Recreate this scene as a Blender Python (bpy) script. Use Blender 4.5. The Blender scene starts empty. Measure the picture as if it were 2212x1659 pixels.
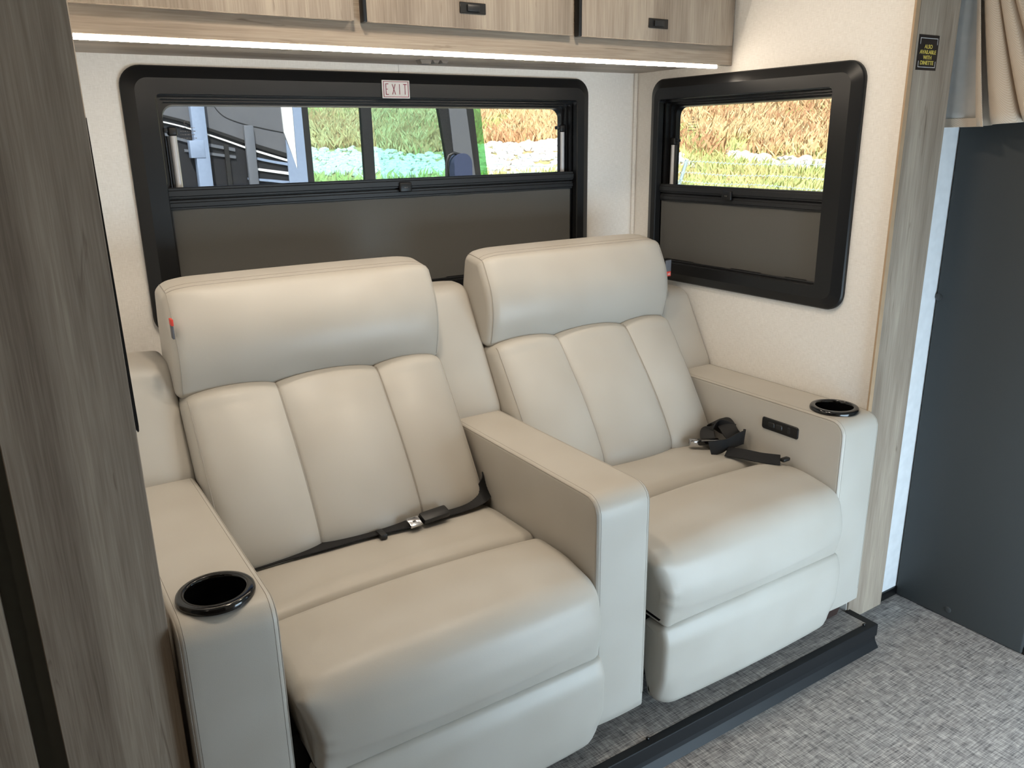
import bpy, bmesh, math, random
from mathutils import Vector, Matrix
import numpy as np

random.seed(7)
rng = np.random.default_rng(7)
PI = math.pi
scene = bpy.context.scene
COL = scene.collection

# ------------------------------------------------------------------ camera
CAM_POS = Vector((-1.82775, -2.09394, 1.26542))
cam_r = Vector((0.84048051, -0.54162171, -0.01544119))
cam_u = Vector((0.16962833, 0.23594782, 0.95684631))
cam_f = Vector((0.51460542, 0.80682993, -0.29018394))
cam_data = bpy.data.cameras.new('camera')
cam_data.sensor_fit = 'HORIZONTAL'
cam_data.sensor_width = 36.0
cam_data.lens = 1734.65 * 36.0 / 2212.0
cam_data.clip_start = 0.02
cam_data.clip_end = 400
cam = bpy.data.objects.new('camera', cam_data)
cam.matrix_world = Matrix((
    (cam_r.x, cam_u.x, -cam_f.x, CAM_POS.x),
    (cam_r.y, cam_u.y, -cam_f.y, CAM_POS.y),
    (cam_r.z, cam_u.z, -cam_f.z, CAM_POS.z),
    (0, 0, 0, 1)))
COL.objects.link(cam)
scene.camera = cam

cy = scene.cycles
cy.max_bounces = 5
cy.diffuse_bounces = 3
cy.use_light_tree = False
cy.adaptive_threshold = 0.12
cy.glossy_bounces = 3
cy.transmission_bounces = 2
cy.transparent_max_bounces = 12
cy.caustics_reflective = False
cy.caustics_refractive = False

# ------------------------------------------------------------------ world, sun, daylight, exposure
scene.view_settings.view_transform = 'Standard'
scene.view_settings.look = 'None'
scene.view_settings.gamma = 1.0
scene.view_settings.use_curve_mapping = False
scene.view_settings.exposure = 0.0

SUN_EL, SUN_AZ = math.radians(52), math.radians(205)      # azimuth clockwise from +y
world = bpy.data.worlds.new('sky')
scene.world = world
world.use_nodes = True
wn = world.node_tree
wn.nodes.clear()
sky = wn.nodes.new('ShaderNodeTexSky')
sky.sky_type = 'NISHITA'
sky.sun_disc = False
sky.sun_elevation = SUN_EL
sky.sun_rotation = SUN_AZ
sky.dust_density = 2.0
bg = wn.nodes.new('ShaderNodeBackground')
bg.inputs['Strength'].default_value = 0.16
wo = wn.nodes.new('ShaderNodeOutputWorld')
wn.links.new(sky.outputs[0], bg.inputs[0])
wn.links.new(bg.outputs[0], wo.inputs[0])


def light(name, kind, loc, energy, color, **kw):
    d = bpy.data.lights.new(name, kind)
    d.energy = energy
    d.color = color
    for k, v in kw.items():
        setattr(d, k, v)
    o = bpy.data.objects.new(name, d)
    o.location = loc
    COL.objects.link(o)
    return o


def aim(o, d):
    o.rotation_euler = Vector(d).to_track_quat('-Z', 'Y').to_euler()


sun_dir = Vector((math.sin(SUN_AZ) * math.cos(SUN_EL), math.cos(SUN_AZ) * math.cos(SUN_EL), math.sin(SUN_EL)))
sun = light('sun', 'SUN', (0, 0, 20), 8.0, (1.0, 0.95, 0.88), angle=0.01)
aim(sun, -sun_dir)

# area lights: daylight through an added low opening across the aisle, and the windshield
aisle_light = light('daylight_aisle', 'AREA', (-0.20, -2.19, 0.32), 23.0, (0.64, 0.84, 1.0), shape='RECTANGLE', size=0.94, size_y=0.74)
aim(aisle_light, (0, 1, 0))
cab_light = light('daylight_windshield', 'AREA', (2.52, -1.55, 1.05), 8, (0.58, 0.81, 1.0), shape='RECTANGLE', size=1.1, size_y=0.9)
aim(cab_light, (-1, 0, 0))

# ------------------------------------------------------------------ node helpers
MATS = {}


def newmat(name):
    m = bpy.data.materials.new(name)
    m.use_nodes = True
    nt = m.node_tree
    nt.nodes.clear()
    out = nt.nodes.new('ShaderNodeOutputMaterial')
    b = nt.nodes.new('ShaderNodeBsdfPrincipled')
    nt.links.new(b.outputs[0], out.inputs[0])
    MATS[name] = m
    return m, nt, b, out


def srgb(r, g, b):
    def c(v):
        v /= 255.0
        return v / 12.92 if v <= 0.04045 else ((v + 0.055) / 1.055) ** 2.4
    return (c(r), c(g), c(b), 1.0)


def coords(nt, scale=(1, 1, 1), rot=(0, 0, 0)):
    tc = nt.nodes.new('ShaderNodeTexCoord')
    mp = nt.nodes.new('ShaderNodeMapping')
    mp.inputs['Scale'].default_value = scale
    mp.inputs['Rotation'].default_value = rot
    nt.links.new(tc.outputs['Object'], mp.inputs[0])
    return mp.outputs[0]


def noise(nt, vec, scale, detail=4, rough=0.55, dist=0.0):
    n = nt.nodes.new('ShaderNodeTexNoise')
    n.inputs['Scale'].default_value = scale
    n.inputs['Detail'].default_value = detail
    n.inputs['Roughness'].default_value = rough
    n.inputs['Distortion'].default_value = dist
    nt.links.new(vec, n.inputs['Vector'])
    return n.outputs[0]


def ramp(nt, fac, stops):
    r = nt.nodes.new('ShaderNodeValToRGB')
    els = r.color_ramp.elements
    while len(els) < len(stops):
        els.new(0.5)
    for e, (p, c) in zip(els, stops):
        e.position = p
        e.color = c
    nt.links.new(fac, r.inputs[0])
    return r.outputs[0]


def mathn(nt, op, a, b):
    n = nt.nodes.new('ShaderNodeMath')
    n.operation = op
    for i, v in enumerate((a, b)):
        if isinstance(v, (int, float)):
            n.inputs[i].default_value = v
        else:
            nt.links.new(v, n.inputs[i])
    return n.outputs[0]


def bump(nt, b, h, strength, dist):
    n = nt.nodes.new('ShaderNodeBump')
    n.inputs['Strength'].default_value = strength
    n.inputs['Distance'].default_value = dist
    nt.links.new(h, n.inputs['Height'])
    nt.links.new(n.outputs[0], b.inputs['Normal'])


def plain(name, col, rough=0.5, metal=0.0, spec=0.5, bscale=0, bstr=0.1, bdist=0.0005, coat=0):
    m, nt, b, out = newmat(name)
    v = coords(nt)
    n = noise(nt, v, bscale or 40, 1)
    c2 = tuple(x * 0.93 for x in col[:3]) + (1,)
    nt.links.new(ramp(nt, n, [(0.3, c2), (0.7, col)]), b.inputs['Base Color'])
    b.inputs['Roughness'].default_value = rough
    b.inputs['Metallic'].default_value = metal
    b.inputs['Specular IOR Level'].default_value = spec
    if coat:
        b.inputs['Coat Weight'].default_value = coat
        b.inputs['Coat Roughness'].default_value = 0.08
    if bscale:
        bump(nt, b, n, bstr, bdist)
    return m


def wood(name, axis, cols, rough=0.5):
    """grey driftwood laminate, grain along axis"""
    m, nt, b, out = newmat(name)
    st = [13.0, 13.0, 13.0]
    st['xyz'.index(axis)] = 0.9
    fine = [330.0, 330.0, 330.0]
    fine['xyz'.index(axis)] = 9.0
    cr = [60.0, 60.0, 60.0]
    cr['xyz'.index(axis)] = 4.0
    a = noise(nt, coords(nt, st), 1.0, 4, 0.6, 0.6)
    f = noise(nt, coords(nt, fine), 1.0, 2, 0.6)
    c = noise(nt, coords(nt, cr), 1.0, 3, 0.7, 1.2)
    mix = mathn(nt, 'ADD', mathn(nt, 'MULTIPLY', a, 0.68), mathn(nt, 'MULTIPLY', f, 0.32))
    base = ramp(nt, mix, [(0.33, cols[0]), (0.5, cols[1]), (0.66, cols[2])])
    dark = ramp(nt, c, [(0.27, (0.55, 0.51, 0.48, 1)), (0.37, (1, 1, 1, 1))])
    mm = nt.nodes.new('ShaderNodeMix')
    mm.data_type = 'RGBA'
    mm.blend_type = 'MULTIPLY'
    mm.inputs[0].default_value = 0.8
    nt.links.new(base, mm.inputs[6])
    nt.links.new(dark, mm.inputs[7])
    nt.links.new(mm.outputs[2], b.inputs['Base Color'])
    b.inputs['Roughness'].default_value = rough
    b.inputs['Specular IOR Level'].default_value = 0.35
    bump(nt, b, f, 0.12, 0.0008)
    return m


W_COLS = (srgb(126, 112, 98), srgb(156, 142, 127), srgb(181, 168, 151))
wood('wood_vertical', 'z', W_COLS)
wood('wood_horizontal', 'x', W_COLS)
wood('wood_depth', 'y', W_COLS)

# leather
m, nt, b, out = newmat('leather')
v = coords(nt)
n1 = noise(nt, v, 620, 1, 0.6)
n2 = noise(nt, v, 7, 1)
nt.links.new(ramp(nt, n2, [(0.3, srgb(182, 176, 166)), (0.7, srgb(188, 183, 174))]), b.inputs['Base Color'])
b.inputs['Roughness'].default_value = 0.40
b.inputs['Specular IOR Level'].default_value = 0.42
bump(nt, b, n1, 0.12, 0.0006)
plain('leather_piping', srgb(164, 157, 147), 0.5)
plain('stitching', srgb(146, 139, 130), 0.7)

# woven wall covering
m, nt, b, out = newmat('wall_linen')
h1 = noise(nt, coords(nt, (60, 60, 900)), 1.0, 3, 0.6)
h2 = noise(nt, coords(nt, (900, 900, 60)), 1.0, 3, 0.6)
h = mathn(nt, 'ADD', h1, h2)
nt.links.new(ramp(nt, mathn(nt, 'MULTIPLY', h, 0.5), [(0.36, srgb(228, 224, 217)), (0.62, srgb(246, 243, 238))]), b.inputs['Base Color'])
b.inputs['Roughness'].default_value = 0.62
b.inputs['Specular IOR Level'].default_value = 0.3
bump(nt, b, h, 0.12, 0.0006)

# woven-look vinyl floor
m, nt, b, out = newmat('floor_vinyl')
rot = (0, 0, math.radians(3))
f1 = noise(nt, coords(nt, (20, 300, 1), rot), 1.0, 4, 0.65)
f2 = noise(nt, coords(nt, (300, 20, 1), rot), 1.0, 4, 0.65)
f3 = noise(nt, coords(nt, (46, 46, 1), rot), 1.0, 5, 0.65)
ff = mathn(nt, 'ADD', mathn(nt, 'MULTIPLY', mathn(nt, 'ADD', f1, f2), 0.41), mathn(nt, 'MULTIPLY', f3, 0.18))
nt.links.new(ramp(nt, ff, [(0.40, srgb(84, 80, 79)), (0.465, srgb(132, 126, 122)), (0.52, srgb(156, 149, 143)), (0.59, srgb(190, 182, 174))]), b.inputs['Base Color'])
b.inputs['Roughness'].default_value = 0.42
b.inputs['Specular IOR Level'].default_value = 0.4
bump(nt, b, ff, 0.15, 0.0008)

plain('window_black', srgb(20, 21, 23), 0.38, 0, 0.4, 500, 0.06, 0.0003)
plain('rail_black', srgb(34, 35, 37), 0.42)
plain('seal_black', srgb(12, 12, 13), 0.35)
plain('blind_cloth', srgb(94, 93, 90), 0.85, 0, 0.2, 900, 0.15, 0.0004)
plain('stay_silver', srgb(220, 220, 222), 0.32, 0.35)
plain('chrome', srgb(205, 205, 208), 0.16, 1.0)
plain('gloss_black', srgb(12, 12, 13), 0.12, 0, 0.6)
plain('cup_well', srgb(9, 9, 10), 0.3)
plain('black_plastic', srgb(20, 20, 21), 0.42)
plain('bar_black', srgb(20, 22, 25), 0.5, 0, 0.35, 300, 0.05, 0.0003)
plain('webbing', srgb(22, 22, 24), 0.62, 0, 0.4, 700, 0.3, 0.0006)
plain('foot_brown', srgb(58, 42, 38), 0.5)
plain('gap_dark', srgb(44, 45, 44), 0.7)
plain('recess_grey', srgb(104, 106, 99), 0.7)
plain('seam_grey', srgb(196, 192, 185), 0.7)
plain('panel_dark', srgb(61, 63, 63), 0.55, 0, 0.4, 900, 0.08, 0.0004)
plain('panel_button', srgb(58, 60, 60), 0.35)
plain('wall_white', srgb(232, 234, 236), 0.5)
plain('ceiling_white', srgb(226, 222, 214), 0.6)
plain('edge_band', srgb(176, 148, 118), 0.5)
plain('sign_white', srgb(226, 224, 222), 0.4)
plain('sign_red', srgb(150, 30, 62), 0.5)
plain('sign_black', srgb(20, 20, 24), 0.35)
plain('sign_gold', srgb(222, 200, 96), 0.45)
plain('tag_red', srgb(212, 62, 48), 0.6)
plain('tag_grey', srgb(92, 94, 100), 0.6)
plain('liner_cloth', srgb(184, 180, 174), 0.8, 0, 0.2)
plain('grey_latch', srgb(110, 105, 100), 0.4)

# basket-weave curtain
m, nt, b, out = newmat('curtain_weave')
wv1 = nt.nodes.new('ShaderNodeTexWave')
wv1.inputs['Scale'].default_value = 170
wv1.bands_direction = 'DIAGONAL'
wv1.inputs['Distortion'].default_value = 0.6
nt.links.new(coords(nt, (1, 1, 1)), wv1.inputs['Vector'])
wv2 = nt.nodes.new('ShaderNodeTexWave')
wv2.inputs['Scale'].default_value = 170
wv2.bands_direction = 'DIAGONAL'
wv2.inputs['Distortion'].default_value = 0.6
nt.links.new(coords(nt, (1, 1, -1)), wv2.inputs['Vector'])
wh = mathn(nt, 'MULTIPLY', wv1.outputs[1], wv2.outputs[1])
nt.links.new(ramp(nt, wh, [(0.0, srgb(196, 176, 154)), (0.6, srgb(218, 204, 188))]), b.inputs['Base Color'])
b.inputs['Roughness'].default_value = 0.85
bump(nt, b, wh, 0.4, 0.001)

# glazing: clear, lightly tinted, faint mirror
def glass(name, tint, refl=0.06, rough=0.0):
    m = bpy.data.materials.new(name)
    m.use_nodes = True
    nt = m.node_tree
    nt.nodes.clear()
    out = nt.nodes.new('ShaderNodeOutputMaterial')
    tr = nt.nodes.new('ShaderNodeBsdfTransparent')
    tr.inputs[0].default_value = tint
    gl = nt.nodes.new('ShaderNodeBsdfGlossy')
    gl.inputs['Roughness'].default_value = rough
    mx = nt.nodes.new('ShaderNodeMixShader')
    mx.inputs[0].default_value = refl
    nt.links.new(tr.outputs[0], mx.inputs[1])
    nt.links.new(gl.outputs[0], mx.inputs[2])
    nt.links.new(mx.outputs[0], out.inputs[0])
    MATS[name] = m


glass('pane_glass', (0.93, 0.96, 0.95, 1), 0.012)
glass('green_glass', (0.74, 0.96, 0.93, 1), 0.07)
glass('green_edge', (0.42, 0.80, 0.45, 1), 0.25)

m, nt, b, out = newmat('led_glow')
b.inputs['Base Color'].default_value = (1, 1, 1, 1)
b.inputs['Emission Color'].default_value = (1.0, 0.86, 0.70, 1)
b.inputs['Emission Strength'].default_value = 54
m, nt, b, out = newmat('lamp_glow')
b.inputs['Emission Color'].default_value = (1.0, 0.82, 0.6, 1)
b.inputs['Emission Strength'].default_value = 10

# outdoors
m, nt, b, out = newmat('hill_ground')
g1 = noise(nt, coords(nt), 0.35, 5, 0.6)
nt.links.new(ramp(nt, g1, [(0.36, srgb(150, 156, 104)), (0.5, srgb(180, 164, 116)), (0.64, srgb(184, 150, 114))]), b.inputs['Base Color'])
b.inputs['Roughness'].default_value = 0.95


def vary(name, c1, c2, rough=0.8, scale=1.2):
    m, nt, b, out = newmat(name)
    n = noise(nt, coords(nt), scale, 3)
    nt.links.new(ramp(nt, n, [(0.35, c1), (0.65, c2)]), b.inputs['Base Color'])
    b.inputs['Roughness'].default_value = rough
    return m


vary('grass_tan', srgb(226, 204, 160), srgb(208, 172, 126))
vary('grass_brown', srgb(206, 162, 122), srgb(184, 140, 104))
vary('grass_green', srgb(172, 190, 120), srgb(206, 198, 138))
vary('rock_white', srgb(236, 234, 232), srgb(206, 206, 208), 0.9, 4)
vary('asphalt', srgb(190, 190, 188), srgb(206, 205, 202), 0.9, 3)
plain('post_metal', srgb(168, 190, 202), 0.6)
plain('wire_metal', srgb(205, 225, 228), 0.5)
plain('coach_paint', srgb(40, 41, 45), 0.25, 0, 0.5)
plain('coach_silver', srgb(104, 106, 112), 0.3, 0.2)
plain('coach_stripe', srgb(96, 100, 108), 0.3)
plain('coach_blue', srgb(132, 148, 174), 0.4)
plain('coach_mirror', srgb(58, 66, 92), 0.45)
plain('coach_white', srgb(240, 242, 245), 0.35)
plain('coach_black', srgb(30, 30, 31), 0.5)
plain('coach_dash', srgb(120, 116, 108), 0.7)

# ------------------------------------------------------------------ mesh helpers


def tag(o, label=None, cat=None, group=None, kind=None):
    if label:
        o['label'] = label
    if cat:
        o['category'] = cat
    if group:
        o['group'] = group
    if kind:
        o['kind'] = kind
    return o


def link(name, me, mat, parent=None, smooth=False, auto=None):
    if mat is not None:
        me.materials.append(MATS[mat] if isinstance(mat, str) else mat)
    if smooth:
        me.polygons.foreach_set('use_smooth', [True] * len(me.polygons))
        if auto:
            try:
                me.set_sharp_from_angle(angle=math.radians(auto))
            except Exception:
                pass
    o = bpy.data.objects.new(name, me)
    COL.objects.link(o)
    if parent is not None:
        o.parent = parent
        o.matrix_parent_inverse = wmat(parent).inverted()
    return o


def wmat(o):
    m = Matrix.Translation(o.location)
    if o.parent is not None:
        return wmat(o.parent) @ o.matrix_parent_inverse @ m
    return m


def empty(name, loc):
    o = bpy.data.objects.new(name, None)
    o.empty_display_size = 0.05
    o.location = loc
    COL.objects.link(o)
    return o


def pydata(name, verts, faces, mat, parent=None, smooth=False, auto=None):
    me = bpy.data.meshes.new(name)
    me.from_pydata([tuple(v) for v in verts], [], faces)
    me.update()
    bm = bmesh.new()
    bm.from_mesh(me)
    bmesh.ops.recalc_face_normals(bm, faces=bm.faces)
    bm.to_mesh(me)
    bm.free()
    return link(name, me, mat, parent, smooth, auto)


def bm_obj(name, bm, mat, parent=None, smooth=False, auto=None):
    bmesh.ops.recalc_face_normals(bm, faces=bm.faces)
    me = bpy.data.meshes.new(name)
    bm.to_mesh(me)
    bm.free()
    return link(name, me, mat, parent, smooth, auto)


def add_box(bm, lo, hi, bev=0.0, seg=2):
    b2 = bmesh.new()
    bmesh.ops.create_cube(b2, size=1.0)
    c = [(a + b) / 2 for a, b in zip(lo, hi)]
    s = [abs(b - a) for a, b in zip(lo, hi)]
    for v in b2.verts:
        v.co = Vector((c[0] + v.co.x * s[0], c[1] + v.co.y * s[1], c[2] + v.co.z * s[2]))
    if bev:
        bmesh.ops.bevel(b2, geom=list(b2.edges), offset=bev, segments=seg, profile=0.5, affect='EDGES')
    me = bpy.data.meshes.new('tmp')
    b2.to_mesh(me)
    b2.free()
    bm.from_mesh(me)
    bpy.data.meshes.remove(me)


def box(name, lo, hi, mat, parent=None, bev=0.0, seg=2):
    bm = bmesh.new()
    add_box(bm, lo, hi, bev, seg)
    return bm_obj(name, bm, mat, parent, smooth=bev > 0, auto=40)


def add_tube(bm, pts, rad, n=6, closed=False, flat=None):
    """tube along pts; rad number or list"""
    pts = [Vector(p) for p in pts]
    rings = []
    N = len(pts)
    up = None
    for i, p in enumerate(pts):
        a = pts[i - 1] if (i > 0 or closed) else p
        c = pts[(i + 1) % N] if (i < N - 1 or closed) else p
        t = (c - a)
        if t.length < 1e-9:
            t = Vector((0, 0, 1))
        t.normalize()
        if up is None:
            up = Vector((0, 0, 1)) if abs(t.z) < 0.9 else Vector((1, 0, 0))
        x = up.cross(t)
        if x.length < 1e-6:
            x = Vector((1, 0, 0)).cross(t)
        x.normalize()
        y = t.cross(x)
        up = y
        r = rad[i] if isinstance(rad, (list, tuple)) else rad
        ring = []
        for k in range(n):
            a2 = 2 * PI * k / n
            ring.append(bm.verts.new(p + x * (r * math.cos(a2)) + y * (r * math.sin(a2))))
        rings.append(ring)
    M = N if closed else N - 1
    for i in range(M):
        A, B = rings[i], rings[(i + 1) % N]
        for k in range(n):
            bm.faces.new((A[k], A[(k + 1) % n], B[(k + 1) % n], B[k]))
    if not closed:
        bm.faces.new(rings[0][::-1])
        bm.faces.new(rings[-1])


def tube(name, pts, rad, mat, parent=None, n=6, closed=False):
    bm = bmesh.new()
    add_tube(bm, pts, rad, n, closed)
    return bm_obj(name, bm, mat, parent, smooth=True, auto=50)


def loft(name, loops, mat, parent=None, closed_rings=True, cap0=False, cap1=False, smooth=False, auto=35, wrap=False):
    """loops: list of equal-length point lists joined in sequence"""
    n = len(loops[0])
    verts = [p for l in loops for p in l]
    faces = []
    L = len(loops)
    for i in range(L if wrap else L - 1):
        a, b2 = i * n, ((i + 1) % L) * n
        for k in range(n if closed_rings else n - 1):
            k2 = (k + 1) % n
            faces.append((a + k, a + k2, b2 + k2, b2 + k))
    if cap0:
        faces.append(tuple(range(n))[::-1])
    if cap1:
        faces.append(tuple(range((L - 1) * n, L * n)))
    return pydata(name, verts, faces, mat, parent, smooth, auto)


def rrect(a0, a1, b0, b1, r, seg=6):
    """rounded rectangle in 2-D, counter-clockwise"""
    r = max(r, 1e-5)
    pts = []
    for cx, cy, s in ((a1 - r, b1 - r, 0), (a0 + r, b1 - r, 1), (a0 + r, b0 + r, 2), (a1 - r, b0 + r, 3)):
        for k in range(seg + 1):
            t = (s + k / seg) * PI / 2
            pts.append((cx + r * math.cos(t), cy + r * math.sin(t)))
    return pts


def rpoly(pts, seg=6):
    """polygon of (y, z, radius) with rounded corners -> list of (y, z)"""
    out = []
    n = len(pts)
    for i in range(n):
        p = Vector(pts[i][:2])
        r = pts[i][2]
        a = Vector(pts[i - 1][:2])
        c = Vector(pts[(i + 1) % n][:2])
        if r <= 0:
            out.append((p.x, p.y))
            continue
        u = (a - p).normalized()
        w = (c - p).normalized()
        ang = math.acos(max(-1, min(1, u.dot(w))))
        d = min(r / math.tan(ang / 2), 0.49 * (a - p).length, 0.49 * (c - p).length)
        rr = d * math.tan(ang / 2)
        cen = p + (u + w).normalized() * (rr / math.sin(ang / 2))
        s = p + u * d - cen
        e = p + w * d - cen
        tot = s.angle_signed(e)
        for k in range(seg + 1):
            q = s.copy()
            q.rotate(Matrix.Rotation(-tot * k / seg, 2))
            out.append((cen.x + q.x, cen.y + q.y))
    return out


def resample(poly, n):
    P = np.array(list(poly) + [poly[0]])
    d = np.r_[0, np.cumsum(np.hypot(*np.diff(P, axis=0).T))]
    t = np.linspace(0, d[-1], n, endpoint=False)
    return np.c_[np.interp(t, d, P[:, 0]), np.interp(t, d, P[:, 1])]


def cushion(name, prof, x0, x1, r, mat, parent, nx=36, nt=110, bulge=None, seg=5, xs_extra=(), warp=None, rin=None):
    """upholstered block: closed (y,z) profile swept along x with rounded ends and a bulge.
    Returns object and the point grid [section][profile]."""
    P = resample(prof, nt)
    area = 0.5 * np.sum(P[:, 0] * np.roll(P[:, 1], -1) - np.roll(P[:, 0], -1) * P[:, 1])
    T = np.roll(P, -1, 0) - np.roll(P, 1, 0)
    T /= np.linalg.norm(T, axis=1)[:, None]
    Nn = np.c_[T[:, 1], -T[:, 0]] * (1 if area > 0 else -1)
    secs = []
    rin = r if rin is None else rin
    for k in range(seg + 1):
        ph = k / seg * PI / 2
        secs.append((x0 + r * (1 - math.cos(ph)), rin * (1 - math.sin(ph))))
    mids = list(np.linspace(x0 + r, x1 - r, nx)[1:-1]) + list(xs_extra)
    secs += [(x, 0.0) for x in sorted(mids)]
    for k in range(seg, -1, -1):
        ph = k / seg * PI / 2
        secs.append((x1 - r * (1 - math.cos(ph)), rin * (1 - math.sin(ph))))
    grid = []
    for x, ins in secs:
        s = (x - x0) / (x1 - x0)
        off = np.full(nt, -ins)
        if bulge is not None:
            off = off + bulge(s, P)
        Q = P + Nn * off[:, None]
        if warp is None:
            grid.append([(x, q[0], q[1]) for q in Q])
        else:
            grid.append([(x + warp(x - x0, q[1]), q[0], q[1]) for q in Q])
    o = loft(name, grid, mat, parent, cap0=True, cap1=True, smooth=True, auto=60)
    return o, grid, P


def apply_cut(o, cutter):
    """carve cutter out of o for good and discard the cutter"""
    md = o.modifiers.new('cut', 'BOOLEAN')
    md.operation = 'DIFFERENCE'
    md.solver = 'EXACT'
    md.object = cutter
    bpy.context.view_layer.update()
    dg = bpy.context.evaluated_depsgraph_get()
    me = bpy.data.meshes.new_from_object(o.evaluated_get(dg))
    o.modifiers.clear()
    old = o.data
    o.data = me
    bpy.data.meshes.remove(old)
    cm = cutter.data
    bpy.data.objects.remove(cutter)
    bpy.data.meshes.remove(cm)
    try:
        me.set_sharp_from_angle(angle=math.radians(50))
    except Exception:
        pass


def wall_ring(name, axis, pos, thick, rect, hole, mat, parent=None):
    """a wall plate at axis=pos (thickness goes to pos+thick) with one rectangular hole"""
    a0, a1, b0, b1 = rect
    h0, h1, g0, g1 = hole
    def P(a, b2, d):
        return (a, pos + d, b2) if axis == 'y' else (pos + d, a, b2)
    o4 = [(a0, b0), (a1, b0), (a1, b1), (a0, b1)]
    h4 = [(h0, g0), (h1, g0), (h1, g1), (h0, g1)]
    loops = [[P(a, b2, 0) for a, b2 in h4], [P(a, b2, 0) for a, b2 in o4], [P(a, b2, thick) for a, b2 in o4], [P(a, b2, thick) for a, b2 in h4]]
    return loft(name, loops, mat, parent, wrap=True)


# ------------------------------------------------------------------ the room
ZM = -0.069                      # main floor; slide-out floor is z = 0
CEIL = 1.93
XL, XR = -4.2, 2.6               # coach length shown
YF = -3.25                       # wall behind the camera
YW = -0.905                      # coach side wall that the slide-out passes through

tag(box('floor', (XL, YF, ZM - 0.05), (XR, YW + 0.25, ZM), 'floor_vinyl'), 'grey woven-look vinyl floor in front of the black sill', 'floor', kind='structure')
tag(box('floor_slide_out', (-1.72, -1.012, -0.04), (-0.012, 0.06, -0.001), 'floor_vinyl'), 'raised grey vinyl floor under the recliners', 'floor', kind='structure')
tag(box('ceiling', (XL, YF, CEIL), (XR, 0.08, CEIL + 0.05), 'ceiling_white'), 'off-white coach ceiling', 'ceiling', kind='structure')
W1 = (-1.457, -0.253, 0.876, 1.378)      # opening of the long window (x, z)
W2 = (-0.752, -0.132, 0.886, 1.378)      # opening of the end window (y, z)
wb = tag(wall_ring('wall_back', 'y', 0.0, 0.06, (-1.80, 0.06, -0.04, CEIL), W1, 'wall_linen'), 'cream linen-textured wall behind the recliners', 'wall', kind='structure')
wr = tag(wall_ring('wall_right', 'x', 0.0, 0.06, (-0.9405, 0.0, -0.04, CEIL), W2, 'wall_linen'), 'cream linen-textured end wall with the smaller window', 'wall', kind='structure')
box('wall_seam', (-0.8362, -0.0002, 1.40), (-0.8348, 0.001, 1.47), 'seam_grey', wb)
tag(box('wall_left', (-1.80, -0.94, -0.04), (-1.725, 0.0, CEIL), 'wall_linen'), 'slide-out end wall hidden by the left grey board', 'wall', kind='structure')
tag(box('wall_main', (0.04, YW, ZM), (XR, YW + 0.05, CEIL), 'wall_white'), 'narrow white wall strip between grey board and dark panel', 'wall', kind='structure')
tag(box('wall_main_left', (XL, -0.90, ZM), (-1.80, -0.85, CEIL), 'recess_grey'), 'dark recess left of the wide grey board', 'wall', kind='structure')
tag(box('wall_rear', (XL - 0.05, YF, ZM), (XL, YW + 0.1, CEIL), 'ceiling_white'), 'rear partition of the coach', 'wall', kind='structure')
tag(wall_ring('wall_cab', 'x', XR, 0.05, (YF, YW + 0.05, ZM, CEIL), (-2.1, -1.0, 0.6, 1.5), 'ceiling_white'), 'front of the coach with the windshield opening', 'wall', kind='structure')
# added unseen wall, set close and cut low to shape the daylight
o = wall_ring('wall_front', 'y', -2.22, -0.05, (-1.35, XR, ZM, CEIL), (-0.68, 0.28, ZM + 0.01, 0.72), 'ceiling_white')
tag(o, 'added unseen wall across the aisle with a low daylight opening', 'wall', kind='structure')
o = box('wall_front_left', (XL, YF - 0.05, ZM), (-1.3, YF, CEIL), 'wood_vertical')
tag(o, 'wood cabinet wall across the aisle behind the camera', 'wall', kind='structure')

tag(box('wall_partition', (-1.40, YF, ZM), (-1.35, -2.22, CEIL), 'ceiling_white'), 'added unseen partition beside the daylight opening behind the camera', 'wall', kind='structure')  # added out of view to hold back stray daylight

# grey fascia boards round the slide-out opening
t = empty('trim_1', (0.08, -0.935, -0.04))
tag(t, 'grey wood-grain upright board right of the end window', 'trim', kind='structure')
box('board', (0.0015, -0.945, -0.038), (0.160, YW, CEIL), 'wood_vertical', t, 0.0012, 1)
box('edge_band', (-0.0150, -0.9452, 0.30), (-0.0003, -0.9402, CEIL), 'edge_band', t)
t = empty('trim_2', (-1.785, -0.935, -0.04))
tag(t, 'wide dark grey wood-grain board in the left foreground', 'trim', kind='structure')
box('board', (-1.863, -0.945, -0.038), (-1.7052, -0.90, CEIL), 'wood_vertical', t, 0.0012, 1)
sp = [(-1.7050, 0.894), (-1.7035, 0.8905), (-1.7018, 0.892), (-1.7012, 0.900), (-1.7046, 1.30), (-1.7050, 1.30)]
loft('edge_strip', [[(x, y, z) for x, z in sp] for y in (-0.9445, -0.905)], 'seal_black', t, cap0=True, cap1=True)
tag(box('trim_3', (-2.9, -0.93, ZM), (-1.899, -0.90, CEIL), 'wood_vertical'), 'grey wood panel at the far left edge beyond a dark gap', 'trim', kind='structure')
# corner bead between the two window walls
bm = bmesh.new()
add_box(bm, (-0.012, -0.012, 0.5), (0.0, 0.0, 1.47), 0.005, 3)
tag(bm_obj('trim_4', bm, 'wall_linen', None, True, 40), 'cream cove strip in the corner between the two windows', 'trim', kind='structure')
tag(box('baseboard_right', (0.15, YW - 0.006, ZM), (0.298, YW + 0.01, -0.042), 'seal_black', None, 0.002), 'short black baseboard under the white wall strip', 'baseboard', kind='structure')

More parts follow.
